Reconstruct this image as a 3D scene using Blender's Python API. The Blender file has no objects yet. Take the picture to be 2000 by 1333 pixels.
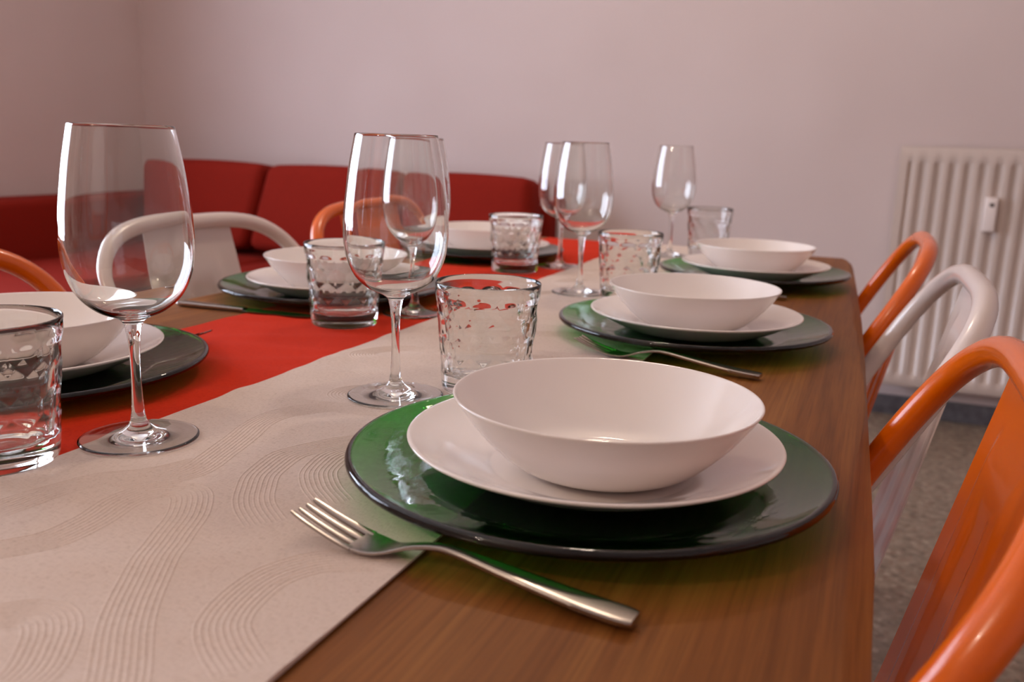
import bpy, bmesh, math, random
from mathutils import Vector, Matrix

C = bpy.context.scene.collection
PI = math.pi
TOP = 0.75                     # height of the table top

# ------------------------------------------------------------------ camera
scn = bpy.context.scene
cam_d = bpy.data.cameras.new('camera')
cam = bpy.data.objects.new('camera', cam_d)
C.objects.link(cam)
F_PX, PITCH, ROLL, YAW, CAM_H = 1777.5, 0.21493, 0.031737, 0.372385, 0.225246
cam_d.sensor_fit = 'HORIZONTAL'
cam_d.sensor_width = 36.0
cam_d.lens = F_PX / 2000 * 36.0
cp, sp = math.cos(PITCH), math.sin(PITCH)
fw = Vector((-math.sin(YAW) * cp, math.cos(YAW) * cp, -sp))
rt = Vector((math.cos(YAW), math.sin(YAW), 0))
up = rt.cross(fw)
r2 = math.cos(ROLL) * rt + math.sin(ROLL) * up
u2 = -math.sin(ROLL) * rt + math.cos(ROLL) * up
m = Matrix((r2, u2, -fw)).transposed().to_4x4()
m.translation = Vector((0, 0, TOP + CAM_H))
cam.matrix_world = m
cam_d.clip_start = 0.02
cam_d.dof.use_dof = True
cam_d.dof.focus_distance = 0.70
cam_d.dof.aperture_fstop = 7.5
scn.camera = cam

# ------------------------------------------------------------------ exposure, world, lights
scn.view_settings.view_transform = 'Standard'
scn.view_settings.look = 'None'
scn.view_settings.gamma = 1.0
scn.view_settings.use_curve_mapping = False
scn.view_settings.exposure = 0.03
cy = scn.cycles
cy.max_bounces = 20
cy.diffuse_bounces = 6
cy.glossy_bounces = 8
cy.transmission_bounces = 20
cy.transparent_max_bounces = 24
cy.caustics_reflective = True
cy.caustics_refractive = True
cy.blur_glossy = 0.3
cy.sample_clamp_indirect = 20.0
cy.use_denoising = True

SKY = (0.86, 0.94, 1.14)
SKY_STRENGTH = 10.2
LAMP = (1.0, 0.80, 0.62)
LAMP_W = 42.0
w = bpy.data.worlds.new('world')
scn.world = w
w.use_nodes = True
bg = w.node_tree.nodes['Background']
bg.inputs['Color'].default_value = (*SKY, 1)
bg.inputs['Strength'].default_value = SKY_STRENGTH

WIN_Y0, WIN_Y1, WIN_Z0, WIN_Z1 = -0.10, 2.20, 0.55, 2.32
XL, XR, YB, YF, CEIL = -3.447, 1.75, 3.68, -2.9, 2.72
al = bpy.data.lights.new('window_portal', 'AREA')
al.shape = 'RECTANGLE'
al.size, al.size_y = WIN_Z1 - WIN_Z0, WIN_Y1 - WIN_Y0
al.cycles.is_portal = True
po = bpy.data.objects.new('window_portal', al)
C.objects.link(po)
po.location = (XL - 0.14, (WIN_Y0 + WIN_Y1) / 2, (WIN_Z0 + WIN_Z1) / 2)
po.rotation_euler = (0, -PI / 2, 0)
for px, py, pz, k in ((-0.60, 2.10, 2.25, 0.4), (-1.3, -1.3, 2.3, 0.8)):  # first is the ceiling lamp; second is added warm fill behind the camera
    pl = bpy.data.lights.new('ceiling_lamp_light', 'POINT')
    pl.energy = LAMP_W * k
    pl.color = LAMP
    pl.shadow_soft_size = 0.06
    lo = bpy.data.objects.new('ceiling_lamp_light', pl)
    C.objects.link(lo)
    lo.location = (px, py, pz)

# ------------------------------------------------------------------ material helpers
def srgb(r, g, b):
    f = lambda c: (c / 255 / 12.92) if c / 255 <= 0.04045 else ((c / 255 + 0.055) / 1.055) ** 2.4
    return (f(r), f(g), f(b), 1)


def mat(name, color=(0.8, 0.8, 0.8, 1), rough=0.5, metal=0.0, spec=0.5, coat=0.0):
    M = bpy.data.materials.new(name)
    M.use_nodes = True
    b = M.node_tree.nodes['Principled BSDF']
    b.inputs['Base Color'].default_value = color
    b.inputs['Roughness'].default_value = rough
    b.inputs['Metallic'].default_value = metal
    b.inputs['Specular IOR Level'].default_value = spec
    b.inputs['Coat Weight'].default_value = coat
    b.inputs['Coat Roughness'].default_value = 0.06
    return M, M.node_tree.nodes, M.node_tree.links, b


def tex_coord(N, L, scale=(1, 1, 1), rot=(0, 0, 0)):
    tc = N.new('ShaderNodeTexCoord')
    mp = N.new('ShaderNodeMapping')
    mp.inputs['Scale'].default_value = scale
    mp.inputs['Rotation'].default_value = rot
    L.new(tc.outputs['Object'], mp.inputs['Vector'])
    return mp.outputs['Vector']


def noise(N, L, vec, scale, detail=4, rough=0.5, dist=0.0):
    n = N.new('ShaderNodeTexNoise')
    n.inputs['Scale'].default_value = scale
    n.inputs['Detail'].default_value = detail
    n.inputs['Roughness'].default_value = rough
    n.inputs['Distortion'].default_value = dist
    L.new(vec, n.inputs['Vector'])
    return n.outputs['Fac']


def ramp(N, L, fac, stops):
    r = N.new('ShaderNodeValToRGB')
    e = r.color_ramp.elements
    e[0].position, e[0].color = stops[0]
    e[1].position, e[1].color = stops[-1]
    for p, c in stops[1:-1]:
        x = e.new(p)
        x.color = c
    L.new(fac, r.inputs['Fac'])
    return r.outputs['Color']


def mixc(N, L, fac, a, b, mode='MIX'):
    x = N.new('ShaderNodeMix')
    x.data_type = 'RGBA'
    x.blend_type = mode
    for s, v in ((x.inputs[0], fac), (x.inputs[6], a), (x.inputs[7], b)):
        if hasattr(v, 'is_output'):
            L.new(v, s)
        else:
            s.default_value = v
    return x.outputs[2]


def bump(N, L, b, height, strength, dist=0.001):
    x = N.new('ShaderNodeBump')
    x.inputs['Strength'].default_value = strength
    x.inputs['Distance'].default_value = dist
    L.new(height, x.inputs['Height'])
    L.new(x.outputs['Normal'], b.inputs['Normal'])
    return x


# wood of the table: grain runs along Y
def make_wood():
    M, N, L, b = mat('table_wood', rough=0.5, spec=0.18)
    v = tex_coord(N, L, (26, 1.1, 26))
    g1 = noise(N, L, v, 1.0, 6, 0.62, 0.6)
    v2 = tex_coord(N, L, (300, 6, 300))
    g2 = noise(N, L, v2, 1.0, 3, 0.6)
    v3 = tex_coord(N, L, (5, 1.6, 5))
    g3 = noise(N, L, v3, 1.0, 3, 0.5, 0.4)
    c1 = ramp(N, L, g1, [(0.30, srgb(116, 68, 28)), (0.52, srgb(140, 86, 38)), (0.72, srgb(160, 106, 52))])
    c2 = ramp(N, L, g2, [(0.34, (0.55, 0.49, 0.42, 1)), (0.58, (1, 1, 1, 1))])
    c = mixc(N, L, 0.55, c1, c2, 'MULTIPLY')
    c3 = ramp(N, L, g3, [(0.35, (0.72, 0.66, 0.6, 1)), (0.65, (1, 1, 1, 1))])
    c = mixc(N, L, 0.6, c, c3, 'MULTIPLY')
    # a few knots
    v4 = tex_coord(N, L, (7.0, 2.6, 0.01))
    vo = N.new('ShaderNodeTexVoronoi')
    vo.inputs['Scale'].default_value = 0.55
    L.new(v4, vo.inputs['Vector'])
    k = ramp(N, L, vo.outputs['Distance'], [(0.02, (0.25, 0.16, 0.10, 1)), (0.09, (1, 1, 1, 1))])
    c = mixc(N, L, 0.7, c, k, 'MULTIPLY')
    L.new(c, b.inputs['Base Color'])
    bump(N, L, b, g2, 0.25, 0.0006)
    return M


def make_cloth(name, col, col2, weave=900):
    M, N, L, b = mat(name, col, rough=0.92, spec=0.12)
    v = tex_coord(N, L, (weave, weave * 0.25, weave))
    v2 = tex_coord(N, L, (weave * 0.25, weave, weave))
    a = noise(N, L, v, 1.0, 2)
    d = noise(N, L, v2, 1.0, 2)
    ad = N.new('ShaderNodeMath')
    ad.operation = 'ADD'
    L.new(a, ad.inputs[0])
    L.new(d, ad.inputs[1])
    c = ramp(N, L, ad.outputs[0], [(0.5, col2), (1.3, col)])
    L.new(c, b.inputs['Base Color'])
    bump(N, L, b, ad.outputs[0], 0.5, 0.0004)
    return M


M_WOOD = make_wood()
M_CREAM = make_cloth('cream_runner_cloth', srgb(212, 194, 182), srgb(188, 168, 154))
M_RED = make_cloth('red_runner_cloth', srgb(198, 46, 16), srgb(176, 36, 12))
M_SOFA = make_cloth('red_sofa_fabric', srgb(131, 31, 20), srgb(112, 25, 16), 420)
M_ORANGE, *_ = mat('orange_enamel', srgb(222, 98, 0), 0.25, coat=0.25)
M_WHITE, *_ = mat('white_enamel', srgb(222, 208, 200), 0.25, coat=0.5)
M_PLATE, *_ = mat('white_opal_glass', srgb(240, 232, 227), 0.09, spec=0.5, coat=0.3)
M_STEEL, *_ = mat('brushed_steel', srgb(164, 155, 148), 0.22, 1.0)
M_RAD, *_ = mat('radiator_enamel', srgb(204, 188, 178), 0.3, coat=0.3)
M_METER, *_ = mat('meter_plastic', srgb(236, 224, 218), 0.4)
M_DARK, *_ = mat('dark_plastic', srgb(60, 52, 48), 0.4)
M_FRAME, *_ = mat('window_paint', srgb(235, 230, 224), 0.4)
M_GLIDE, *_ = mat('rubber_glide', srgb(30, 28, 27), 0.7)


def make_wall():
    M, N, L, b = mat('wall_paint', srgb(208, 192, 188), 0.85, spec=0.2)
    v = tex_coord(N, L)
    n1 = noise(N, L, v, 90, 4)
    bump(N, L, b, n1, 0.12, 0.002)
    n2 = noise(N, L, v, 1.3, 2)
    L.new(ramp(N, L, n2, [(0.3, srgb(203, 186, 181)), (0.7, srgb(211, 195, 191))]), b.inputs['Base Color'])
    return M


def make_terrazzo():
    M, N, L, b = mat('terrazzo', rough=0.35)
    v = tex_coord(N, L)
    vo = N.new('ShaderNodeTexVoronoi')
    vo.inputs['Scale'].default_value = 75
    L.new(v, vo.inputs['Vector'])
    sep = N.new('ShaderNodeSeparateColor')
    L.new(vo.outputs['Color'], sep.inputs['Color'])
    c = ramp(N, L, sep.outputs['Red'], [(0.0, srgb(74, 62, 50)), (0.3, srgb(126, 110, 92)), (0.6, srgb(152, 136, 116)),
                                       (0.85, srgb(116, 78, 58)), (1.0, srgb(186, 170, 150))])
    n = noise(N, L, v, 40, 4)
    c = mixc(N, L, 0.5, c, ramp(N, L, n, [(0.35, srgb(104, 90, 76)), (0.65, srgb(164, 148, 130))]))
    L.new(c, b.inputs['Base Color'])
    return M


def make_slate():
    M, N, L, b = mat('grey_stone', rough=0.4)
    v = tex_coord(N, L)
    L.new(ramp(N, L, noise(N, L, v, 30, 5), [(0.3, srgb(70, 68, 72)), (0.7, srgb(104, 102, 106))]), b.inputs['Base Color'])
    return M


M_CEIL, *_ = mat('ceiling_paint', srgb(240, 234, 228), 0.9, spec=0.2)
M_WALL, M_FLOOR, M_SLATE = make_wall(), make_terrazzo(), make_slate()


def make_glass():
    M = bpy.data.materials.new('clear_glass')
    M.use_nodes = True
    N, L = M.node_tree.nodes, M.node_tree.links
    N.clear()
    o = N.new('ShaderNodeOutputMaterial')
    g = N.new('ShaderNodeBsdfGlass')
    g.inputs['IOR'].default_value = 1.5
    g.inputs['Roughness'].default_value = 0.0
    g.inputs['Color'].default_value = (0.985, 0.99, 0.985, 1)
    L.new(g.outputs[0], o.inputs['Surface'])
    return M


def make_green():
    M = bpy.data.materials.new('green_glass')
    M.use_nodes = True
    N, L = M.node_tree.nodes, M.node_tree.links
    N.clear()
    o = N.new('ShaderNodeOutputMaterial')
    g = N.new('ShaderNodeBsdfGlass')
    g.inputs['IOR'].default_value = 1.5
    g.inputs['Roughness'].default_value = 0.01
    v = tex_coord(N, L, (22, 70, 22))
    n = noise(N, L, v, 1.0, 3, 0.5, 0.8)
    bp = N.new('ShaderNodeBump')
    bp.inputs['Strength'].default_value = 0.16
    bp.inputs['Distance'].default_value = 0.0012
    L.new(n, bp.inputs['Height'])
    L.new(bp.outputs['Normal'], g.inputs['Normal'])
    L.new(g.outputs[0], o.inputs['Surface'])
    va = N.new('ShaderNodeVolumeAbsorption')
    va.inputs['Color'].default_value = (0.02, 0.81, 0.08, 1)
    va.inputs['Density'].default_value = 540.0
    L.new(va.outputs[0], o.inputs['Volume'])
    return M


def make_pane():
    M = bpy.data.materials.new('pane_glass')
    M.use_nodes = True
    N, L = M.node_tree.nodes, M.node_tree.links
    N.clear()
    o = N.new('ShaderNodeOutputMaterial')
    tr = N.new('ShaderNodeBsdfTransparent')
    gl = N.new('ShaderNodeBsdfGlossy')
    gl.inputs['Roughness'].default_value = 0.0
    fr = N.new('ShaderNodeFresnel')
    mx = N.new('ShaderNodeMixShader')
    geo = N.new('ShaderNodeNewGeometry')
    mm = N.new('ShaderNodeMath')
    mm.operation = 'SUBTRACT'
    mm.use_clamp = True
    L.new(fr.outputs[0], mm.inputs[0])
    L.new(geo.outputs['Backfacing'], mm.inputs[1])
    L.new(mm.outputs[0], mx.inputs[0])
    L.new(tr.outputs[0], mx.inputs[1])
    L.new(gl.outputs[0], mx.inputs[2])
    L.new(mx.outputs[0], o.inputs['Surface'])
    return M


M_GLASS, M_GREEN, M_PANE = make_glass(), make_green(), make_pane()


# ------------------------------------------------------------------ mesh helpers
def obj(name, bm, material, parent=None, smooth=True, angle=None):
    bmesh.ops.recalc_face_normals(bm, faces=bm.faces)
    return obj_raw(name, bm, material, parent, smooth, angle)


def obj_raw(name, bm, material, parent=None, smooth=True, angle=None):
    me = bpy.data.meshes.new(name)
    bm.to_mesh(me)
    bm.free()
    me.materials.append(material)
    if smooth:
        me.shade_smooth()
        if angle is not None:
            me.set_sharp_from_angle(angle=angle)
    o = bpy.data.objects.new(name, me)
    C.objects.link(o)
    if parent:
        o.parent = parent
    return o


def tag(o, label, cat, group=None):
    o['label'] = label
    o['category'] = cat
    if group:
        o['group'] = group
    return o


def thing(name, label, cat, loc=(0, 0, 0), rz=0.0, group=None):
    o = bpy.data.objects.new(name, None)
    o.empty_display_size = 0.05
    C.objects.link(o)
    o.location = loc
    o.rotation_euler = (0, 0, rz)
    return tag(o, label, cat, group)


def dup(root, loc, rz, label):
    r = root.copy()
    C.objects.link(r)
    r.location = loc
    r.rotation_euler = (0, 0, rz)
    r['label'] = label
    for ch in list(root.children):
        c = ch.copy()
        C.objects.link(c)
        c.parent = r
        for g in ch.children:
            d = g.copy()
            C.objects.link(d)
            d.parent = c
    return r


def struct(name, bm, material, parent=None, smooth=False):
    o = obj(name, bm, material, parent, smooth)
    if parent is None:
        o['kind'] = 'structure'
    return o


def add_box(bm, x0, x1, y0, y1, z0, z1, bevel=0.0, seg=2):
    r = bmesh.ops.create_cube(bm, size=1.0)
    vs = r['verts']
    for v in vs:
        v.co.x = x0 if v.co.x < 0 else x1
        v.co.y = y0 if v.co.y < 0 else y1
        v.co.z = z0 if v.co.z < 0 else z1
    if bevel > 0:
        es = list({e for v in vs for e in v.link_edges})
        bmesh.ops.bevel(bm, geom=es, offset=bevel, segments=seg, affect='EDGES', profile=0.5)
    return bm


def box(*a, **k):
    return add_box(bmesh.new(), *a, **k)


def add_revolve(bm, prof, n=96, closed=True, disp=None):
    """revolve (r, z) points about Z; a closed profile meets itself or the axis at both ends"""
    rings = []
    for i, (r, z) in enumerate(prof):
        if r < 1e-6:
            rings.append([bm.verts.new((0, 0, z))])
        else:
            ring = []
            for k in range(n):
                t = 2 * PI * k / n
                rr = r + (disp(i, t) if disp else 0.0)
                ring.append(bm.verts.new((rr * math.cos(t), rr * math.sin(t), z)))
            rings.append(ring)
    for a, b in zip(rings[:-1], rings[1:]):
        for k in range(n):
            k2 = (k + 1) % n
            if len(a) == 1 and len(b) == 1:
                continue
            if len(a) == 1:
                bm.faces.new((a[0], b[k2], b[k]))
            elif len(b) == 1:
                bm.faces.new((a[k], a[k2], b[0]))
            else:
                bm.faces.new((a[k], a[k2], b[k2], b[k]))
    return bm


def spline(pts, per=8, closed=False):
    """Catmull-Rom through the points (any dimension)"""
    P = [tuple(p) for p in pts]
    out = []
    n = len(P)
    for i in range(n - 1):
        p0 = P[max(i - 1, 0)]
        p1, p2 = P[i], P[i + 1]
        p3 = P[min(i + 2, n - 1)]
        for k in range(per):
            t = k / per
            out.append(tuple(0.5 * (2 * b + (c - a) * t + (2 * a - 5 * b + 4 * c - d) * t * t + (3 * b - a - 3 * c + d) * t ** 3)
                             for a, b, c, d in zip(p0, p1, p2, p3)))
    out.append(P[-1])
    return out


def add_tube(bm, pts, rad, n=14, cap=True):
    P = [Vector(p) for p in pts]
    T = []
    for i in range(len(P)):
        a, b = P[max(i - 1, 0)], P[min(i + 1, len(P) - 1)]
        T.append((b - a).normalized())
    ref = Vector((0, 0, 1)) if abs(T[0].z) < 0.9 else Vector((1, 0, 0))
    nrm = (ref - ref.dot(T[0]) * T[0]).normalized()
    rings = []
    for i, p in enumerate(P):
        nrm = (nrm - nrm.dot(T[i]) * T[i]).normalized()
        bi = T[i].cross(nrm)
        r = rad(i / (len(P) - 1)) if callable(rad) else rad
        rings.append([bm.verts.new(p + r * (math.cos(2 * PI * k / n) * nrm + math.sin(2 * PI * k / n) * bi)) for k in range(n)])
    for a, b in zip(rings[:-1], rings[1:]):
        for k in range(n):
            bm.faces.new((a[k], a[(k + 1) % n], b[(k + 1) % n], b[k]))
    if cap:
        bm.faces.new(rings[0])
        bm.faces.new(rings[-1])
    return bm


def lerp_table(tab, x):
    if x <= tab[0][0]:
        return tab[0][1]
    for (a, va), (b, vb) in zip(tab[:-1], tab[1:]):
        if x <= b:
            t = (x - a) / (b - a)
            return va + (vb - va) * t
    return tab[-1][1]


def smooth_table(tab, x):
    if x <= tab[0][0]:
        return tab[0][1]
    for (a, va), (b, vb) in zip(tab[:-1], tab[1:]):
        if x <= b:
            t = (x - a) / (b - a)
            t = t * t * (3 - 2 * t)
            return va + (vb - va) * t
    return tab[-1][1]


# ------------------------------------------------------------------ the room
struct('floor', box(XL - 0.3, XR + 0.2, YF - 0.2, YB + 0.2, -0.12, 0.0), M_FLOOR)
struct('ceiling', box(XL - 0.3, XR + 0.2, YF - 0.2, YB + 0.2, CEIL, CEIL + 0.12), M_CEIL)
struct('wall_back', box(XL - 0.3, XR + 0.2, YB, YB + 0.2, 0.0, CEIL), M_WALL)
struct('wall_right', box(XR, XR + 0.2, YF, YB, 0.0, CEIL), M_WALL)
struct('wall_front', box(XL - 0.3, XR + 0.2, YF - 0.2, YF, 0.0, CEIL), M_WALL)
bm = bmesh.new()
for y0, y1, z0, z1 in ((YF, WIN_Y0, 0, CEIL), (WIN_Y1, YB, 0, CEIL), (WIN_Y0, WIN_Y1, 0, WIN_Z0), (WIN_Y0, WIN_Y1, WIN_Z1, CEIL)):
    add_box(bm, XL - 0.3, XL, y0, y1, z0, z1)
struct('wall_left', bm, M_WALL)
bm = bmesh.new()
add_box(bm, -1.2, XR, YB - 0.018, YB, 0.0, 0.075, 0.003)
struct('baseboard_back', bm, M_SLATE)
struct('baseboard_right', box(XR - 0.018, XR, YF, YB - 0.018, 0.0, 0.075, bevel=0.003), M_SLATE)
# window in the wall by the sofa
bm = bmesh.new()
fx0, fx1 = XL - 0.12, XL - 0.06
for y0, y1, z0, z1 in ((WIN_Y0, WIN_Y1, WIN_Z0, WIN_Z0 + 0.07), (WIN_Y0, WIN_Y1, WIN_Z1 - 0.07, WIN_Z1),
                       (WIN_Y0, WIN_Y0 + 0.07, WIN_Z0 + 0.07, WIN_Z1 - 0.07), (WIN_Y1 - 0.07, WIN_Y1, WIN_Z0 + 0.07, WIN_Z1 - 0.07),
                       (0.99, 1.11, WIN_Z0 + 0.07, WIN_Z1 - 0.07)):
    add_box(bm, fx0, fx1, y0, y1, z0, z1)
win = struct('window_1', bm, M_FRAME)
for a, b in ((WIN_Y0 + 0.07, 0.99), (1.11, WIN_Y1 - 0.07)):
    obj('pane', box(fx0 + 0.026, fx0 + 0.032, a, b, WIN_Z0 + 0.07, WIN_Z1 - 0.07), M_PANE, win, smooth=False)
struct('trim_1', box(XL - 0.06, XL + 0.008, WIN_Y0 - 0.03, WIN_Y1 + 0.03, WIN_Z0 - 0.03, WIN_Z0, bevel=0.004), M_FRAME)

# ------------------------------------------------------------------ radiator on the back wall
rad = thing('radiator', 'white ribbed panel radiator on the back wall behind the chairs', 'radiator', (0.062, YB, 0.135))
RW, RH, RD = 1.026, 0.872, 0.10
bm = bmesh.new()
nx = int(RW / 0.0055)
zs = [0.0, 0.012, 0.040, 0.052, RH - 0.062, RH - 0.050, RH - 0.012, RH]


def rib(x):
    u = ((x - 0.03) / 0.0483) % 1.0
    s = 0.5 - 0.5 * math.cos(2 * PI * u)
    return 0.011 * min(1.0, max(0.0, (s - 0.15) / 0.6))


cols = []
for i in range(nx + 1):
    x = RW * i / nx
    inside = 0.03 < x < RW - 0.03
    col = []
    for j, z in enumerate(zs):
        d = 0.0
        if inside and j in (3, 4):
            d = 0.011 - rib(x)
        if j in (0, 7):
            d = 0.006
        col.append(bm.verts.new((x, -RD + d, z)))
    cols.append(col)
for a, b in zip(cols[:-1], cols[1:]):
    for j in range(len(zs) - 1):
        bm.faces.new((a[j], b[j], b[j + 1], a[j + 1]))
obj('front_panel', bm, M_RAD, rad, angle=0.9)
obj('back_panel', box(0.004, RW - 0.004, -0.040, -0.025, 0.01, RH - 0.01, bevel=0.004), M_RAD, rad)
for x0, x1 in ((0.0, 0.006), (RW - 0.006, RW)):
    obj('side_cover', box(x0, x1, -RD + 0.004, -0.022, 0.02, RH - 0.004, bevel=0.002), M_RAD, rad)
bm = bmesh.new()
add_box(bm, 0.006, RW - 0.006, -RD + 0.003, -RD + 0.02, RH - 0.005, RH)
add_box(bm, 0.006, RW - 0.006, -0.042, -0.022, RH - 0.005, RH)
for i in range(28):
    x = 0.02 + (RW - 0.05) * i / 27
    add_box(bm, x, x + 0.012, -RD + 0.02, -0.042, RH - 0.004, RH - 0.001)
obj('top_grille', bm, M_RAD, rad, smooth=False)
for x in (0.2, RW - 0.2):
    obj('bracket', box(x - 0.02, x + 0.02, -0.03, -0.0005, 0.12, RH - 0.12), M_RAD, rad, smooth=False)
bm = bmesh.new()
add_tube(bm, [(RW - 0.05, -0.06, 0.02), (RW - 0.05, -0.06, -0.135)], 0.009)
obj('pipe', bm, M_RAD, rad)
hm = obj('heat_meter', box(0.288, 0.327, -RD - 0.028, -RD + 0.006, 0.588, 0.706, bevel=0.004), M_METER, rad, angle=0.9)
hm['label'] = 'small white heat meter box'
obj('display', box(0.302, 0.316, -RD - 0.0288, -RD - 0.027, 0.674, 0.686), M_DARK, hm, smooth=False)

# ------------------------------------------------------------------ sofa and its cushions
sofa = thing('sofa', 'long red fabric corner sofa along the back and side walls behind the table', 'sofa', (0, 0, 0))


def soft_box(x0, x1, y0, y1, z0, z1, r, puff=0.0, res=0.05, seed=0):
    bm = bmesh.new()
    add_box(bm, x0, x1, y0, y1, z0, z1, r, 5)
    bmesh.ops.subdivide_edges(bm, edges=[e for e in bm.edges if e.calc_length() > 0.15], cuts=6, use_grid_fill=True)
    cx, cy, cz = (x0 + x1) / 2, (y0 + y1) / 2, (z0 + z1) / 2
    for v in bm.verts:
        u = [(v.co.x - cx) / (x1 - x0) * 2, (v.co.y - cy) / (y1 - y0) * 2, (v.co.z - cz) / (z1 - z0) * 2]
        for k in range(3):
            o = [1 - u[i] ** 2 for i in range(3) if i != k]
            v.co[k] += u[k] * puff * max(0, o[0]) * max(0, o[1])
    return bm


SY = YB - 0.012
obj('base', soft_box(-3.20, -1.24, 2.84, SY, 0.06, 0.30, 0.02), M_SOFA, sofa)
obj('base', soft_box(-3.20, -2.46, 1.55, 2.835, 0.06, 0.30, 0.02), M_SOFA, sofa)
obj('seat_cushion', soft_box(-2.43, -1.24, 2.80, 3.53, 0.305, 0.445, 0.04, 0.012), M_SOFA, sofa)
obj('seat_cushion', soft_box(-3.20, -2.44, 1.52, 3.53, 0.305, 0.445, 0.04, 0.012), M_SOFA, sofa)
obj('backrest', soft_box(-3.20, -1.24, 3.535, SY, 0.305, 0.72, 0.03), M_SOFA, sofa)
obj('armrest', soft_box(-3.435, -3.205, 1.50, SY, 0.06, 0.685, 0.03, 0.006), M_SOFA, sofa)
for x, y in ((-3.1, 1.65), (-2.55, 1.65), (-3.1, 3.5), (-1.4, 3.5), (-1.4, 2.95)):
    obj('foot', box(x - 0.02, x + 0.02, y - 0.02, y + 0.02, 0.0, 0.06), M_DARK, sofa, smooth=False)


def back_cushion(x0, x1, label, tilt=0.20, h=0.43, lean=(0.0, 0.0)):
    bm = soft_box(-(x1 - x0) / 2, (x1 - x0) / 2, -0.085, 0.085, 0.0, h, 0.04, 0.014)
    for v in bm.verts:
        v.co.x += (lean[0] if v.co.x < 0 else lean[1]) * min(1, abs(v.co.x) / (x1 - x0) * 2) * (1 - v.co.z / h)
    o = obj('back_cushion', bm, M_SOFA)
    o.location = ((x0 + x1) / 2, 3.355, 0.474)
    o.rotation_euler = (-tilt * 0.6, 0, 0)
    return tag(o, label, 'cushion', 'red back cushions on the sofa')


back_cushion(-3.11, -2.480, 'red back cushion on the sofa nearest the corner of the room', h=0.372, lean=(0.0, -0.09))
back_cushion(-2.455, -1.835, 'red back cushion in the middle of the sofa back', h=0.370, lean=(-0.09, 0.0))
back_cushion(-1.810, -1.245, 'red back cushion at the sofa end towards the radiator', h=0.364)

# ------------------------------------------------------------------ table
table = thing('dining_table', 'long wooden dining table with wavy natural edge under two runners', 'table', (0, 0, 0))
R_TOP = [(0.10, 0.016), (0.39, 0.011), (0.48, 0.009), (0.593, 0.007), (0.72, 0.008), (0.853, 0.011), (0.96, 0.008), (1.074, 0.002),
         (1.20, -0.004), (1.35, -0.012), (1.66, -0.024), (2.00, -0.040), (2.08, -0.044), (2.112, -0.052)]
R_OUT = [(0.10, 0.024), (0.43, 0.021), (0.52, 0.0218), (0.648, 0.019), (0.82, 0.0145), (1.077, 0.008), (1.356, -0.001), (1.66, -0.014),
         (2.00, -0.030), (2.08, -0.036), (2.112, -0.046)]
T0, T1 = 0.10, 2.112
bm = bmesh.new()
rows = []
NY = 110
for i in range(NY + 1):
    y = T0 + (T1 - T0) * i / NY
    rt_, ro_ = smooth_table(R_TOP, y), lerp_table(R_OUT, y)
    lt_ = -0.878 - 0.006 * math.sin(y * 4.1 + 0.4) - 0.003 * math.sin(y * 9.7)
    lo_ = lt_ - 0.005 - 0.003 * math.sin(y * 6.3)
    ring = [(rt_ - 0.004, 0.0), (rt_, -0.0012), (ro_, -0.008), (ro_ - 0.004, -0.012), (ro_ - 0.018, -0.022), (ro_ - 0.040, -0.036), (ro_ - 0.05, -0.038),
            (lo_ + 0.05, -0.038), (lo_ + 0.040, -0.036), (lo_ + 0.018, -0.022), (lo_ + 0.004, -0.012), (lo_, -0.008), (lt_, -0.0012), (lt_ + 0.004, 0.0)]
    row = [bm.verts.new((x, y, TOP + z)) for x, z in ring]
    rows.append(row)
for a, b in zip(rows[:-1], rows[1:]):
    for k in range(len(a)):
        k2 = (k + 1) % len(a)
        bm.faces.new((a[k], a[k2], b[k2], b[k]))
bm.faces.new(rows[0])
bm.faces.new(rows[-1])
obj('tabletop', bm, M_WOOD, table, angle=0.35)
for x in (-0.79, -0.10):
    for y in (0.17, 2.03):
        obj('leg', box(x - 0.035, x + 0.035, y - 0.035, y + 0.035, 0.0, TOP - 0.038, bevel=0.004), M_WOOD, table)

# ------------------------------------------------------------------ positions on the table
R_CHARGER = [(-0.164, 0.566), (-0.191, 1.086), (-0.187, 1.622)]
L_CHARGER = [(-0.711, 0.591), (-0.711, 1.113), (-0.718, 1.660)]
GLASSES = [(-0.486, 0.496), (-0.376, 0.684), (-0.548, 1.048), (-0.408, 1.320), (-0.535, 1.600), (-0.391, 1.889)]
TUMBLERS = [(-0.540, 0.421), (-0.590, 0.944), (-0.314, 0.741), (-0.584, 1.496), (-0.326, 1.295), (-0.322, 1.945)]
CALM = [(x, y, 0.055) for x, y in GLASSES + TUMBLERS] + [(x, y, 0.13) for x, y in R_CHARGER + L_CHARGER] + [(-0.22, 0.39, 0.05), (-0.24, 0.93, 0.06)]


def wrinkle(x, y):
    a = 0.0010 * max(0, math.sin(46 * y - 30 * x + 1.0)) ** 3 + 0.0007 * max(0, math.sin(71 * y - 18 * x + 2.2 + 2 * math.sin(9 * x))) ** 2 \
        + 0.0005 * max(0, math.sin(25 * y + 60 * x))
    for cx, cy, r in CALM:
        d = math.hypot(x - cx, y - cy)
        if d < r + 0.05:
            t = max(0.0, (d - r) / 0.05)
            a *= t * t * (3 - 2 * t)
    return a


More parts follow.
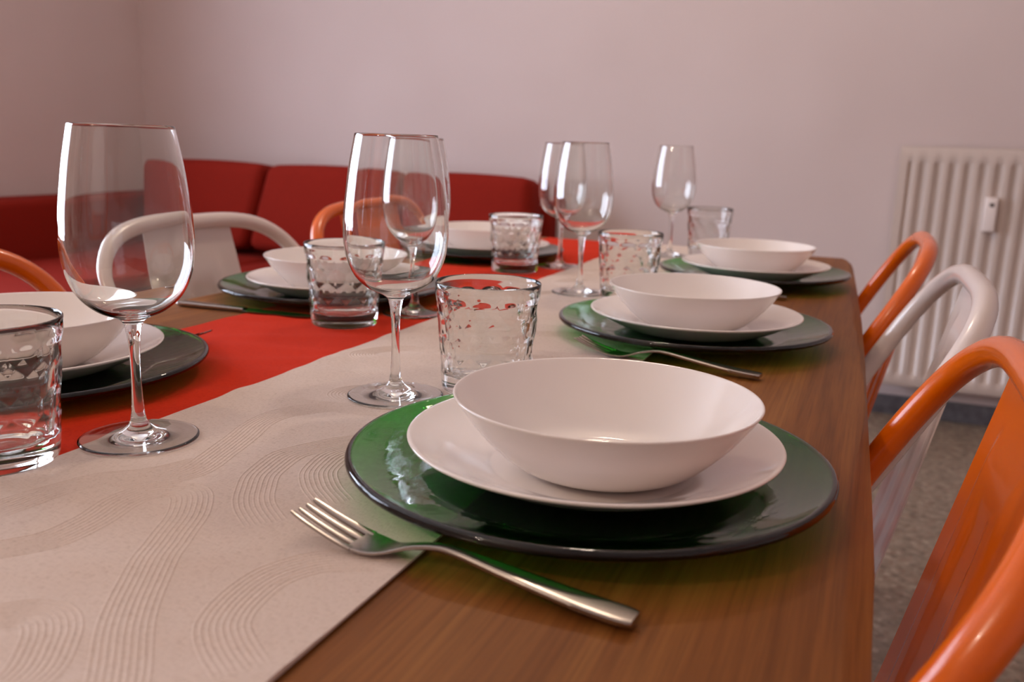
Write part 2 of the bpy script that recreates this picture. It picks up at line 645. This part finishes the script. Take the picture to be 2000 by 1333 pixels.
def runner(name, x0, x1, y0, y1, zb, th, step, material, edge=0.0):
    bm = bmesh.new()
    nx_, ny_ = max(2, int((x1 - x0) / step)), int((y1 - y0) / step)

    def ex(u, y):
        x = x0 + (x1 - x0) * u
        return x + edge * (math.sin(y * 13 + u * 2) + 0.6 * math.sin(y * 29 + 1 + u)) * abs(2 * u - 1) ** 4

    grid = []
    for j in range(ny_ + 1):
        y = y0 + (y1 - y0) * j / ny_
        grid.append([(ex(i / nx_, y), y) for i in range(nx_ + 1)])
    top = [[bm.verts.new((x, y, TOP + zb + th + wrinkle(x, y))) for x, y in r] for r in grid]
    bot = [[bm.verts.new((x, y, TOP + zb)) for x, y in r] for r in grid]
    for j in range(ny_):
        for i in range(nx_):
            bm.faces.new((top[j][i], top[j][i + 1], top[j + 1][i + 1], top[j + 1][i]))
            bm.faces.new((bot[j][i], bot[j + 1][i], bot[j + 1][i + 1], bot[j][i + 1]))
        bm.faces.new((top[j][0], top[j + 1][0], bot[j + 1][0], bot[j][0]))
        bm.faces.new((top[j][nx_], bot[j][nx_], bot[j + 1][nx_], top[j + 1][nx_]))
    for i in range(nx_):
        bm.faces.new((top[0][i], bot[0][i], bot[0][i + 1], top[0][i + 1]))
        bm.faces.new((top[ny_][i], top[ny_][i + 1], bot[ny_][i + 1], bot[ny_][i]))
    return bm


red = obj('table_runner', runner('red', -0.733, -0.500, 0.14, 2.10, 0.0002, 0.0012, 0.008, M_RED, 0.0004), M_RED, angle=0.8)
tag(red, 'plain red cloth table runner on the sofa side of the table', 'table runner', 'runners along the table')

CX0, CX1, CZ, CT = -0.508, -0.2125, 0.0018, 0.0014
bm = runner('cream', CX0, CX1, 0.13, 2.10, CZ, CT, 0.005, M_CREAM, 0.0003)
BANDS = [
    [(-0.255, 0.235), (-0.269, 0.255), (-0.302, 0.294), (-0.326, 0.332), (-0.346, 0.371), (-0.361, 0.403), (-0.381, 0.427), (-0.402, 0.422),
     (-0.408, 0.398), (-0.403, 0.369), (-0.404, 0.340), (-0.420, 0.315)],
    [(-0.225, 0.280), (-0.250, 0.298), (-0.262, 0.313), (-0.268, 0.335), (-0.268, 0.359), (-0.257, 0.381), (-0.240, 0.392), (-0.222, 0.40)],
    [(-0.310, 0.410), (-0.334, 0.430), (-0.350, 0.453), (-0.363, 0.480), (-0.368, 0.515), (-0.357, 0.543), (-0.342, 0.565), (-0.31, 0.59)],
    [(-0.300, 0.225), (-0.306, 0.246), (-0.316, 0.262), (-0.325, 0.273), (-0.337, 0.281), (-0.350, 0.279), (-0.362, 0.264), (-0.37, 0.24)],
    [(-0.425, 0.407), (-0.415, 0.436), (-0.407, 0.455), (-0.409, 0.478), (-0.421, 0.525), (-0.431, 0.565), (-0.429, 0.601), (-0.40, 0.64)],
    [(-0.290, 0.452), (-0.315, 0.474), (-0.331, 0.496), (-0.337, 0.522), (-0.334, 0.545)],
    [(-0.465, 0.350), (-0.456, 0.398), (-0.447, 0.423), (-0.425, 0.445), (-0.41, 0.48)],
]
rng = random.Random(11)
y = 0.62
while y < 2.02:
    side = rng.choice((-1, 1))
    cxm = (CX0 + CX1) / 2 + rng.uniform(-0.02, 0.02)
    xa, xb = cxm - side * 0.125, cxm + side * 0.11
    BANDS.append([(xa, y), (cxm - side * 0.03, y + rng.uniform(-0.02, 0.02)), (xb - side * 0.02, y + 0.02), (xb, y + 0.05),
                  (xb - side * 0.03, y + 0.085), (cxm, y + 0.075 + rng.uniform(-0.01, 0.02)), (cxm - side * 0.06, y + 0.11), (xa + side * 0.01, y + 0.14)])
    qx = cxm - side * rng.uniform(0.02, 0.08)
    qy = y + 0.055
    BANDS.append([(qx + 0.03 * math.cos(a) * side, qy + 0.022 * math.sin(a)) for a in (0.3, 1.1, 1.9, 2.7, 3.5, 4.3)])
    y += 0.150
for band in BANDS:
    cpts = spline(band, 9)
    for li in range(9):
        off = (li - 4) * 0.0031
        pts = []
        for i, (x, yy) in enumerate(cpts):
            a, b = cpts[max(0, i - 1)], cpts[min(len(cpts) - 1, i + 1)]
            dx, dy = b[0] - a[0], b[1] - a[1]
            l = math.hypot(dx, dy) or 1
            pts.append((x - dy / l * off, yy + dx / l * off))
        # split where the line leaves the cloth
        run = []
        runs = []
        for p in pts:
            if CX0 + 0.006 < p[0] < CX1 - 0.006 and p[1] < 2.09:
                run.append(p)
            else:
                if len(run) > 2:
                    runs.append(run)
                run = []
        if len(run) > 2:
            runs.append(run)
        for run in runs:
            prev = None
            n = len(run)
            for i, (x, yy) in enumerate(run):
                a, b = run[max(0, i - 1)], run[min(n - 1, i + 1)]
                dx, dy = b[0] - a[0], b[1] - a[1]
                l = math.hypot(dx, dy) or 1
                nx_, ny_ = -dy / l, dx / l
                h = 0.00036 * min(1, i / 3, (n - 1 - i) / 3)
                ring = []
                for s, k in ((-1, -0.15), (-0.5, 0.75), (0, 1.0), (0.5, 0.75), (1, -0.15)):
                    wx, wy = x + nx_ * s * 0.0009, yy + ny_ * s * 0.0009
                    ring.append(bm.verts.new((wx, wy, TOP + CZ + CT + wrinkle(wx, wy) + h * k - 0.00005)))
                if prev:
                    for q in range(4):
                        f = bm.faces.new((prev[q], prev[q + 1], ring[q + 1], ring[q]))
                        if f.calc_center_median().z > 0:
                            pass
                prev = ring
cream = obj('table_runner', bm, M_CREAM, angle=0.9)
tag(cream, 'cream cloth table runner stitched with swirling ridges, beside the red one', 'table runner', 'runners along the table')

# ------------------------------------------------------------------ crockery
ON_CREAM = TOP + CZ + CT + 0.0003


def flare(pts_low, pts_high):
    return pts_low + pts_high[::-1]


# charger: flat middle, rim lifted
lowp = spline([(0.0, 0.0), (0.06, 0.0), (0.100, 0.0), (0.118, 0.0022), (0.135, 0.0068), (0.150, 0.0112), (0.1585, 0.0142)], 5)
edge = [(0.1605, 0.0152), (0.1617, 0.0170), (0.1617, 0.0186), (0.1606, 0.0202), (0.1588, 0.0207)]
highp = spline([(0.1570, 0.0203), (0.150, 0.0176), (0.135, 0.0131), (0.118, 0.0085), (0.104, 0.0064), (0.060, 0.0062), (0.0, 0.0062)], 5)
charger0 = obj('charger_plate', add_revolve(bmesh.new(), lowp + edge + highp, 128), M_GREEN)
# dinner plate (sits on the charger), own base at z = 0
lowp = spline([(0.0, 0.0012), (0.050, 0.0012), (0.062, 0.0), (0.072, 0.0010), (0.088, 0.0060), (0.106, 0.0140), (0.1235, 0.0228)], 6)
edge = [(0.1247, 0.0238), (0.1250, 0.0248), (0.1243, 0.0255)]
highp = spline([(0.1228, 0.0254), (0.106, 0.0176), (0.088, 0.0095), (0.072, 0.0045), (0.060, 0.0036), (0.0, 0.0036)], 6)
plate0 = obj('dinner_plate', add_revolve(bmesh.new(), lowp + edge + highp, 128), M_PLATE)
# soup bowl (sits in the plate)
lowp = spline([(0.0, 0.0012), (0.034, 0.0012), (0.042, 0.0), (0.052, 0.0016), (0.066, 0.0086), (0.082, 0.0235), (0.094, 0.0385), (0.1003, 0.0478)], 6)
edge = [(0.1012, 0.0490), (0.1015, 0.0500), (0.1008, 0.0506)]
highp = spline([(0.0998, 0.0500), (0.0915, 0.0388), (0.0795, 0.0248), (0.064, 0.0112), (0.050, 0.0050), (0.040, 0.0038), (0.0, 0.0036)], 6)
bowl0 = obj('soup_bowl', add_revolve(bmesh.new(), lowp + edge + highp, 128), M_PLATE)

G_CH, G_PL, G_BO = 'green glass charger plates', 'white dinner plates', 'white soup bowls'
WHERE = [('R', 0, 'nearest place setting on the chair side, in front of the near fork'),
         ('R', 1, 'middle place setting of the radiator side, in front of the white chair'),
         ('R', 2, 'far place setting of the radiator side, at the table end'),
         ('L', 0, 'nearest place setting of the sofa side, behind the tall near glass'),
         ('L', 1, 'middle place setting of the sofa side, before the white chair'),
         ('L', 2, 'far place setting of the sofa side, nearest the sofa')]
PLATES_R = [(-0.160, 0.566), (-0.188, 1.081), (-0.184, 1.615)]
BOWLS_R = [(-0.152, 0.564), (-0.192, 1.086), (-0.187, 1.625)]
PLATES_L = [(-0.713, 0.588), (-0.700, 1.102), (-0.704, 1.645)]
BOWLS_L = [(-0.712, 0.590), (-0.700, 1.103), (-0.709, 1.652)]
CHARGER_TXT = ['round green glass charger plate behind the near fork, largest in view',
               'round green glass charger plate before the white chair on the radiator side',
               'green glass charger plate at the far table end on the radiator side',
               'green glass charger plate behind the tall wine glass at the left, sofa side',
               'green glass charger plate beside the knife and the sofa-side white chair',
               'green glass charger plate on the red runner end, closest to the sofa']
PLATE_TXT = ['white dinner plate under the nearest, largest soup bowl, behind the near fork',
             'white dinner plate on the charger before the radiator-side white chair',
             'white dinner plate on the charger at the far table end, radiator side',
             'white dinner plate partly hidden behind the stem of the tall near wine glass',
             'white dinner plate on the charger before the sofa-side white chair',
             'white dinner plate on the charger closest to the sofa']
BOWL_TXT = ['white soup bowl nearest the camera, on plate and charger behind the near fork',
            'white soup bowl with lamp glints, before the radiator-side white chair',
            'white soup bowl at the far table end on the radiator side',
            'white soup bowl behind the hammered tumbler at the left edge',
            'white soup bowl before the sofa-side white chair, behind a tumbler',
            'white soup bowl closest to the sofa, behind the far tumbler']
first = [True]


def place(o, loc, rz, label, cat, group, use=[set()]):
    if o.name not in use[0]:
        use[0].add(o.name)
        o.location = loc
        o.rotation_euler = (0, 0, rz)
        return tag(o, label, cat, group)
    c = o.copy()
    C.objects.link(c)
    c.location = loc
    c.rotation_euler = (0, 0, rz)
    return tag(c, label, cat, group)


rng = random.Random(3)
for i in range(6):
    side, k = ('R', i) if i < 3 else ('L', i - 3)
    ch = (R_CHARGER if side == 'R' else L_CHARGER)[k]
    pp = (PLATES_R if side == 'R' else PLATES_L)[k]
    bb = (BOWLS_R if side == 'R' else BOWLS_L)[k]
    z0 = ON_CREAM + 0.0005 if side == 'R' else TOP + 0.0017
    place(charger0, (ch[0], ch[1], z0), rng.uniform(0, 6), CHARGER_TXT[i], 'charger plate', G_CH)
    place(plate0, (pp[0], pp[1], z0 + 0.0066), 0, PLATE_TXT[i], 'plate', G_PL)
    place(bowl0, (bb[0], bb[1], z0 + 0.0066 + 0.0042), 0, BOWL_TXT[i], 'bowl', G_BO)


# ------------------------------------------------------------------ wine glasses
def wine_glass(loc, label):
    t = thing('wine_glass', label, 'wine glass', loc, 0, 'tall stemmed wine glasses')
    outer = spline([(0.0058, 0.0835), (0.0072, 0.0875), (0.0118, 0.0910), (0.0238, 0.0966), (0.0347, 0.1068), (0.0415, 0.1214), (0.0443, 0.1370),
                    (0.0444, 0.1540), (0.0431, 0.1715), (0.0392, 0.2004), (0.0346, 0.2250)], 7)
    rim = [(0.0343, 0.2254), (0.0339, 0.2256), (0.0336, 0.2254)]
    inner = spline([(0.0335, 0.2250), (0.0381, 0.2004), (0.0420, 0.1715), (0.0432, 0.1540), (0.0430, 0.1372), (0.0403, 0.1220), (0.0337, 0.1079),
                    (0.0228, 0.0983), (0.0110, 0.0942), (0.0, 0.0932)], 7)
    prof_b = outer + rim + inner
    stem = spline([(0.0066, 0.0128), (0.0056, 0.0150), (0.0044, 0.0230), (0.0036, 0.0400), (0.0035, 0.0560), (0.0040, 0.0700), (0.0048, 0.0780), (0.0058, 0.0835)], 6)
    foot = [(0.0, 0.0012)] + spline([(0.028, 0.0010), (0.0385, 0.0002), (0.0410, 0.0002)], 3) + [(0.0419, 0.0006), (0.0420, 0.0014), (0.0416, 0.0020)] \
        + spline([(0.0400, 0.0023), (0.030, 0.0031), (0.020, 0.0046), (0.013, 0.0068), (0.0088, 0.0098), (0.0072, 0.0116), (0.0068, 0.0122), (0.0066, 0.0128)], 5)
    for name, prof in (('bowl', prof_b), ('stem', stem), ('foot', foot)):
        bm = add_revolve(bmesh.new(), prof, 96)
        bm.normal_update()
        obj_raw(name, bm, M_GLASS, t)
    return t


GLASS_TXT = ['tall clear wine glass standing at the left, largest one, on the runner seam',
             'tall clear wine glass standing behind the nearest charger, beside a tumbler',
             'clear wine glass on the red runner, seen through the middle near wine glass',
             'clear wine glass on the cream runner, beside the tumbler behind the middle radiator-side charger',
             'clear wine glass on the red runner before the far sofa-side charger',
             'clear wine glass farthest away, against the bare wall beside the far tumbler']
g0 = wine_glass((GLASSES[0][0], GLASSES[0][1], ON_CREAM), GLASS_TXT[0])
for (x, y), lab in zip(GLASSES[1:], GLASS_TXT[1:]):
    z = ON_CREAM if x > -0.5 else TOP + 0.0017
    dup(g0, (x, y, z), rng.uniform(0, 6), lab)


# ------------------------------------------------------------------ honeycomb tumblers
def make_tumbler():
    bm = bmesh.new()
    H, RB, RR = 0.1000, 0.0392, 0.0478
    NC, RP = 12, 0.0180
    z_lo, z_hi = 0.0165, 0.0890

    def cell(t, z):
        """depth of the concave hexagon dimple at angle t and height z"""
        if not z_lo < z < z_hi:
            return 0.0
        best = 9.0
        rr = 0.0435
        j0 = (z - z_lo) / RP
        for j in (math.floor(j0) - 1, math.floor(j0), math.floor(j0) + 1):
            cz = z_lo + (j + 0.5) * RP
            if cz - 0.5 * RP < z_lo - 1e-4 or cz + 0.5 * RP > z_hi + 0.004:
                continue
            u = t / (2 * PI) * NC - (0.5 if j % 2 else 0.0)
            du = (u - round(u)) * 2 * PI / NC * rr
            best = min(best, du * du + (z - cz) ** 2)
        d = math.sqrt(best)
        R = 0.0136
        e = min(1.0, (z - z_lo) / 0.006, (z_hi - z) / 0.006)
        return 0.0015 * max(0.0, 1 - (d / R) ** 2) * e

    def r_out(z):
        return RB + (RR - RB) * (z / H) ** 0.85

    prof, kinds = [(0.0, 0.0022), (0.026, 0.0018), (0.033, 0.0004), (0.0355, 0.0002)], ['b'] * 4
    for a in (0.35, 0.75, 1.15):
        prof.append((r_out(0.004) - 0.0036 + 0.0036 * math.sin(a), 0.0042 - 0.0040 * math.cos(a)))
        kinds.append('b')
    nz = 84
    for k in range(nz + 1):
        z = 0.0045 + (H - 0.0065 - 0.0045) * k / nz
        prof.append((r_out(z), z))
        kinds.append('o')
    top = [(RR - 0.0001, H - 0.0008), (RR - 0.0006, H - 0.0002), (RR - 0.0010, H), (RR - 0.0014, H - 0.0003), (RR - 0.0017, H - 0.0010)]
    prof += top
    kinds += ['b'] * len(top)
    zi = 0.0155
    for k in range(40):
        z = H - 0.003 + (zi + 0.006 - (H - 0.003)) * k / 39
        t = (H - z) / H
        prof.append((r_out(z) - 0.0018 - 0.0026 * min(1, t * 2.2), z))
        kinds.append('i')
    rb = prof[-1][0]
    for a in (0.4, 0.8, 1.2):
        prof.append((rb - 0.006 + 0.006 * math.cos(a), zi + 0.006 - 0.006 * math.sin(a)))
        kinds.append('b')
    prof += [(rb - 0.009, zi - 0.0002), (0.018, zi - 0.0012), (0.0, zi - 0.0016)]
    kinds += ['b'] * 3
    add_revolve(bm, prof, 240, disp=lambda i, t: -cell(t, prof[i][1]) if kinds[i] == 'o' else 0.0)
    bm.normal_update()
    return obj_raw('tumbler', bm, M_GLASS)


TUMBLER_TXT = ['clear honeycomb tumbler cut off by the left edge of the picture',
               'clear honeycomb tumbler on the red runner before the sofa-side middle setting',
               'clear honeycomb tumbler right behind the nearest charger, on the cream runner',
               'clear honeycomb tumbler on the red runner before the far sofa-side setting',
               'clear honeycomb tumbler just behind the middle charger of the radiator side',
               'clear honeycomb tumbler farthest away, behind the far radiator-side setting']
tum0 = make_tumbler()
for i, ((x, y), lab) in enumerate(zip(TUMBLERS, TUMBLER_TXT)):
    z = ON_CREAM if x > -0.52 else TOP + 0.0017
    place(tum0, (x, y, z), (0.1, 0.35, 0.6, 0.2, 0.45, 0.0)[i], lab, 'tumbler', 'honeycomb glass tumblers')


# ------------------------------------------------------------------ cutlery (length along +X, handle end at x = 0)
def make_fork():
    bm = bmesh.new()
    Z = [(0.0, 0.0022), (0.03, 0.0040), (0.07, 0.0085), (0.098, 0.0120), (0.112, 0.0122), (0.128, 0.0088), (0.142, 0.0040), (0.152, 0.0022),
         (0.163, 0.0030), (0.176, 0.0062), (0.19, 0.0105), (0.202, 0.0150)]
    W = [(0.0, 0.0062), (0.004, 0.0080), (0.02, 0.0084), (0.06, 0.0066), (0.09, 0.0044), (0.112, 0.0033), (0.128, 0.0036), (0.138, 0.0064),
         (0.146, 0.0100), (0.154, 0.0122), (0.163, 0.0127)]
    TH = [(0.0, 0.0036), (0.06, 0.0040), (0.11, 0.0032), (0.14, 0.0022), (0.202, 0.0016)]
    zz = spline(Z, 10)
    zf = lambda x: lerp_table(zz, x)
    ww = spline(W, 6)
    wf = lambda x: lerp_table(ww, x)
    tf = lambda x: lerp_table(TH, x)

    def loft(xs, yc, half, n=8):
        rings = []
        for i, x in enumerate(xs):
            c, hw = yc(x), half(x)
            t = tf(x) / 2
            ring = []
            for k in range(2 * n):
                a = 2 * PI * (k + 0.5) / (2 * n)
                ca, sa = math.cos(a), math.sin(a)
                px = math.copysign(abs(ca) ** 0.35, ca) * hw
                pz = math.copysign(abs(sa) ** 0.35, sa) * t
                dish = 0.0
                if x > 0.132:
                    dish = 0.10 * min(1, (x - 0.132) / 0.02) * ((c + px) ** 2) / 0.0127
                ring.append(bm.verts.new((x, c + px, zf(x) + pz + dish)))
            rings.append(ring)
        for a, b in zip(rings[:-1], rings[1:]):
            for k in range(2 * n):
                bm.faces.new((a[k], a[(k + 1) % (2 * n)], b[(k + 1) % (2 * n)], b[k]))
        bm.faces.new(rings[0])
        bm.faces.new(rings[-1])

    loft([0.0005] + [0.003 * i for i in range(1, 55)] + [0.1635], lambda x: 0.0, wf)
    for q in range(4):
        y0 = (q - 1.5) * 0.0069
        loft([0.160 + 0.003 * i for i in range(15)], lambda x, y0=y0: y0 * (1 - 0.06 * (x - 0.16) / 0.042),
             lambda x: 0.00272 - 0.0009 * (x - 0.16) / 0.042 - (0.0006 if x > 0.2 else 0), 4)
    return obj('dinner_fork', bm, M_STEEL, angle=0.75)


fork0 = make_fork()


def lay(o, hx, hy, tx, ty, z, label, cat, group):
    return place(o, (hx, hy, z), math.atan2(ty - hy, tx - hx), label, cat, group)


ZW = TOP + 0.0010
lay(fork0, -0.0845, 0.3905, -0.285, 0.4115, TOP + 0.0030, 'steel dinner fork in the foreground, before the nearest charger', 'fork', 'dinner forks')
lay(fork0, -0.088, 0.912, -0.288, 0.938, TOP + 0.0030, 'steel dinner fork between the near and middle radiator-side chargers', 'fork', 'dinner forks')
lay(fork0, -0.112, 1.446, -0.312, 1.452, TOP + 0.0030, 'steel dinner fork mostly hidden behind the middle radiator-side bowl', 'fork', 'dinner forks')
lay(fork0, -0.853, 0.766, -0.653, 0.766, TOP + 0.0012, 'steel dinner fork with only its tine tips showing past a sofa-side charger', 'fork', 'dinner forks')

knife0 = thing('table_knife', '', 'knife', (0, 0, 0), 0, 'table knives')
bm = bmesh.new()
rings = []
for i in range(31):
    x = 0.105 * i / 30
    hw = lerp_table([(0, 0.005), (0.004, 0.0085), (0.05, 0.0078), (0.105, 0.0058)], x)
    t = lerp_table([(0, 0.002), (0.006, 0.0034), (0.105, 0.0026)], x)
    rings.append([bm.verts.new((x, math.copysign(abs(math.cos(a)) ** 0.5, math.cos(a)) * hw, 0.0034 + math.copysign(abs(math.sin(a)) ** 0.6, math.sin(a)) * t))
                  for a in [2 * PI * (k + 0.5) / 16 for k in range(16)]])
for a, b in zip(rings[:-1], rings[1:]):
    for k in range(16):
        bm.faces.new((a[k], a[(k + 1) % 16], b[(k + 1) % 16], b[k]))
bm.faces.new(rings[0])
bm.faces.new(rings[-1])
obj('handle', bm, M_STEEL, knife0, angle=1.1)
bm = bmesh.new()
prev = None
for i in range(29):
    x = 0.103 + 0.105 * i / 28
    back = lerp_table([(0.103, 0.0056), (0.16, 0.0085), (0.195, 0.0080), (0.208, 0.0022)], x)
    edg = lerp_table([(0.103, -0.0054), (0.115, -0.0098), (0.18, -0.0102), (0.20, -0.004), (0.208, 0.0012)], x)
    ring = [bm.verts.new(p) for p in ((x, back, 0.0044), (x, edg, 0.0032), (x, edg, 0.0028), (x, back, 0.0022))]
    if prev:
        for k in range(4):
            bm.faces.new((prev[k], prev[(k + 1) % 4], ring[(k + 1) % 4], ring[k]))
    else:
        bm.faces.new(ring)
    prev = ring
bm.faces.new(prev)
obj('blade', bm, M_STEEL, knife0, angle=0.6)
knife0.location = (-0.846, 0.945, TOP + 0.0006)
knife0.rotation_euler = (0, 0, 0.028)
knife0['label'] = 'steel table knife lying on wood and red runner beside the sofa-side middle charger'
dup(knife0, (-0.885 + 0.0, 1.520, TOP + 0.0006), 0.028, 'steel table knife in the shade of the far sofa-side charger on red cloth')


# ------------------------------------------------------------------ metal chairs (back rail apex at local x = 0, away from the table is +X)
def make_chair(material, group, label):
    t = thing('metal_chair', label, 'chair', (0, 0, 0), 0, group)
    W, NEXP, ANG, LH, ZT, CUR = 0.228, 3.332, 1.016, 0.1706, TOP + 0.0911, 0.180
    pts = []
    sl = math.cos(ANG) + 2 * CUR * (-LH)
    for k in range(8):
        v = -0.445 + (0.445 - LH) * k / 8
        q = -LH * math.cos(ANG) + CUR * LH * LH + (v + LH) * sl
        f = k / 8
        pts.append((q, 0.192 + (W - 0.192) * f, ZT + v * math.sin(ANG)))
    N = 44
    for k in range(N + 1):
        th = PI * k / N
        c, s = math.cos(th), math.sin(th)
        yy = W * math.copysign(abs(c) ** (2 / NEXP), c)
        v = LH * (abs(s) ** (2 / NEXP) - 1)
        pts.append((v * math.cos(ANG) + CUR * v * v, yy, ZT + v * math.sin(ANG)))
    left = pts[:8]
    pts += [(x, -y, z) for x, y, z in left[::-1]]
    # even out the spacing
    V = [Vector(p) for p in pts]
    ds = [0.0]
    for a, b in zip(V[:-1], V[1:]):
        ds.append(ds[-1] + (b - a).length)
    even = []
    M_ = 90
    j = 0
    for i in range(M_ + 1):
        d = ds[-1] * i / M_
        while j < len(ds) - 2 and ds[j + 1] < d:
            j += 1
        f = (d - ds[j]) / max(1e-9, ds[j + 1] - ds[j])
        even.append(V[j].lerp(V[j + 1], min(1, f)))
    obj('back_rail', add_tube(bmesh.new(), even, 0.0120, 18), material, t)
    # splat
    bm = bmesh.new()
    nu, nv = 40, 40
    grid = []
    for j in range(nv + 1):
        f = j / nv
        z = (ZT - 0.004) + (0.452 - (ZT - 0.004)) * f
        b = lerp_table([(0, 0.001), (0.69, -0.060), (1.0, -0.090)], f)
        hw = 0.092 + 0.020 * f
        row = []
        for i in range(nu + 1):
            u = -1 + 2 * i / nu
            d = 0.0
            if f > 0.10:
                e = min(1.0, (f - 0.10) / 0.06)
                k1 = 1.0 if abs(u) < 0.52 - 0.1 * (1 - e) else max(0.0, 1 - (abs(u) - 0.52) / 0.10)
                k2 = 1.0 if abs(u) < 0.22 else max(0.0, 1 - (abs(u) - 0.22) / 0.08)
                d = -0.0035 * k1 * e + 0.003 * k2 * min(1, max(0, (f - 0.2) / 0.06))
            row.append((b + d + 0.002 * (1 - u * u), u * hw, z))
        grid.append(row)
    front = [[bm.verts.new(p) for p in r] for r in grid]
    rear = [[bm.verts.new((p[0] + 0.0018, p[1], p[2])) for p in r] for r in grid]
    for j in range(nv):
        for i in range(nu):
            bm.faces.new((front[j][i], front[j][i + 1], front[j + 1][i + 1], front[j + 1][i]))
            bm.faces.new((rear[j][i], rear[j + 1][i], rear[j + 1][i + 1], rear[j][i + 1]))
        bm.faces.new((front[j][0], front[j + 1][0], rear[j + 1][0], rear[j][0]))
        bm.faces.new((front[j][nu], rear[j][nu], rear[j + 1][nu], front[j + 1][nu]))
    for i in range(nu):
        bm.faces.new((front[0][i], rear[0][i], rear[0][i + 1], front[0][i + 1]))
        bm.faces.new((front[nv][i], front[nv][i + 1], rear[nv][i + 1], rear[nv][i]))
    obj('backrest', bm, material, t, angle=0.9)
    # seat: rounded square with a shallow dish
    bm = bmesh.new()
    n = 48
    cx = -0.265
    rings = []
    for rr, z in ((1.0, 0.418), (1.0, 0.444), (0.985, 0.450), (0.93, 0.451), (0.80, 0.447), (0.45, 0.444), (0.0, 0.443)):
        if rr == 0:
            rings.append([bm.verts.new((cx, 0, z))])
            continue
        ring = []
        for k in range(n):
            a = 2 * PI * k / n
            c, s = math.cos(a), math.sin(a)
            hx = 0.185
            hy = 0.180
            ring.append(bm.verts.new((cx + rr * hx * math.copysign(abs(c) ** 0.42, c), rr * hy * math.copysign(abs(s) ** 0.42, s), z)))
        rings.append(ring)
    for a, b in zip(rings[:-1], rings[1:]):
        for k in range(n):
            k2 = (k + 1) % n
            if len(b) == 1:
                bm.faces.new((a[k], a[k2], b[0]))
            else:
                bm.faces.new((a[k], a[k2], b[k2], b[k]))
    obj('seat', bm, material, t, angle=0.9)
    for sx in (0, 1):
        for s in (-1, 1):
            x0, x1 = (-0.105, -0.035) if sx else (-0.425, -0.455)
            p0, p1 = Vector((x0, s * 0.160, 0.440)), Vector((x1, s * 0.195, 0.012))
            bm = bmesh.new()
            rs = []
            for k in range(9):
                f = k / 8
                p = p0.lerp(p1, f)
                hw = 0.028 - 0.013 * f
                rs.append([bm.verts.new(p + Vector((dx * hw, dy * hw * 0.8, 0))) for dx, dy in ((-1, -0.7), (-0.7, -1), (0.7, -1), (1, -0.7), (1, 0.7), (0.7, 1), (-0.7, 1), (-1, 0.7))])
            for a, b in zip(rs[:-1], rs[1:]):
                for k in range(8):
                    bm.faces.new((a[k], a[(k + 1) % 8], b[(k + 1) % 8], b[k]))
            bm.faces.new(rs[0])
            bm.faces.new(rs[-1])
            lg = obj('leg', bm, material, t, angle=0.8)
            obj('glide', box(x1 - 0.016, x1 + 0.016, s * 0.195 - 0.014, s * 0.195 + 0.014, 0.0, 0.014, bevel=0.003), M_GLIDE, lg, angle=0.8)
    bm = bmesh.new()
    add_tube(bm, [(-0.415, -0.165, 0.40), (-0.265, 0.0, 0.385), (-0.095, 0.165, 0.40)], 0.007, 8)
    add_tube(bm, [(-0.415, 0.165, 0.40), (-0.265, 0.0, 0.385), (-0.095, -0.165, 0.40)], 0.007, 8)
    obj('brace', bm, material, t)
    return t


c_or = make_chair(M_ORANGE, 'metal chairs round the table', 'orange metal chair nearest the camera, cut off by the frame beside the near charger')
c_or.location, c_or.rotation_euler = (0.1035, 0.622, 0), (0, 0, 0.0)
c_wh = make_chair(M_WHITE, 'metal chairs round the table', 'white metal chair between two orange ones, before the radiator')
c_wh.location, c_wh.rotation_euler = (0.110, 1.106, 0), (0, 0, 0.02)
dup(c_or, (0.081, 1.592, 0), 0.02, 'orange metal chair at the far end of the table, before the radiator')
dup(c_or, (-0.967, 0.600, 0), PI - 0.04, 'orange metal chair with a rail bow showing at the left edge, before the sofa')
dup(c_wh, (-0.970, 1.115, 0), PI, 'white metal chair on the sofa side, seen through the left wine glass')
dup(c_or, (-0.970, 1.640, 0), PI - 0.05, 'orange metal chair on the sofa side, seen behind the middle near wine glass')
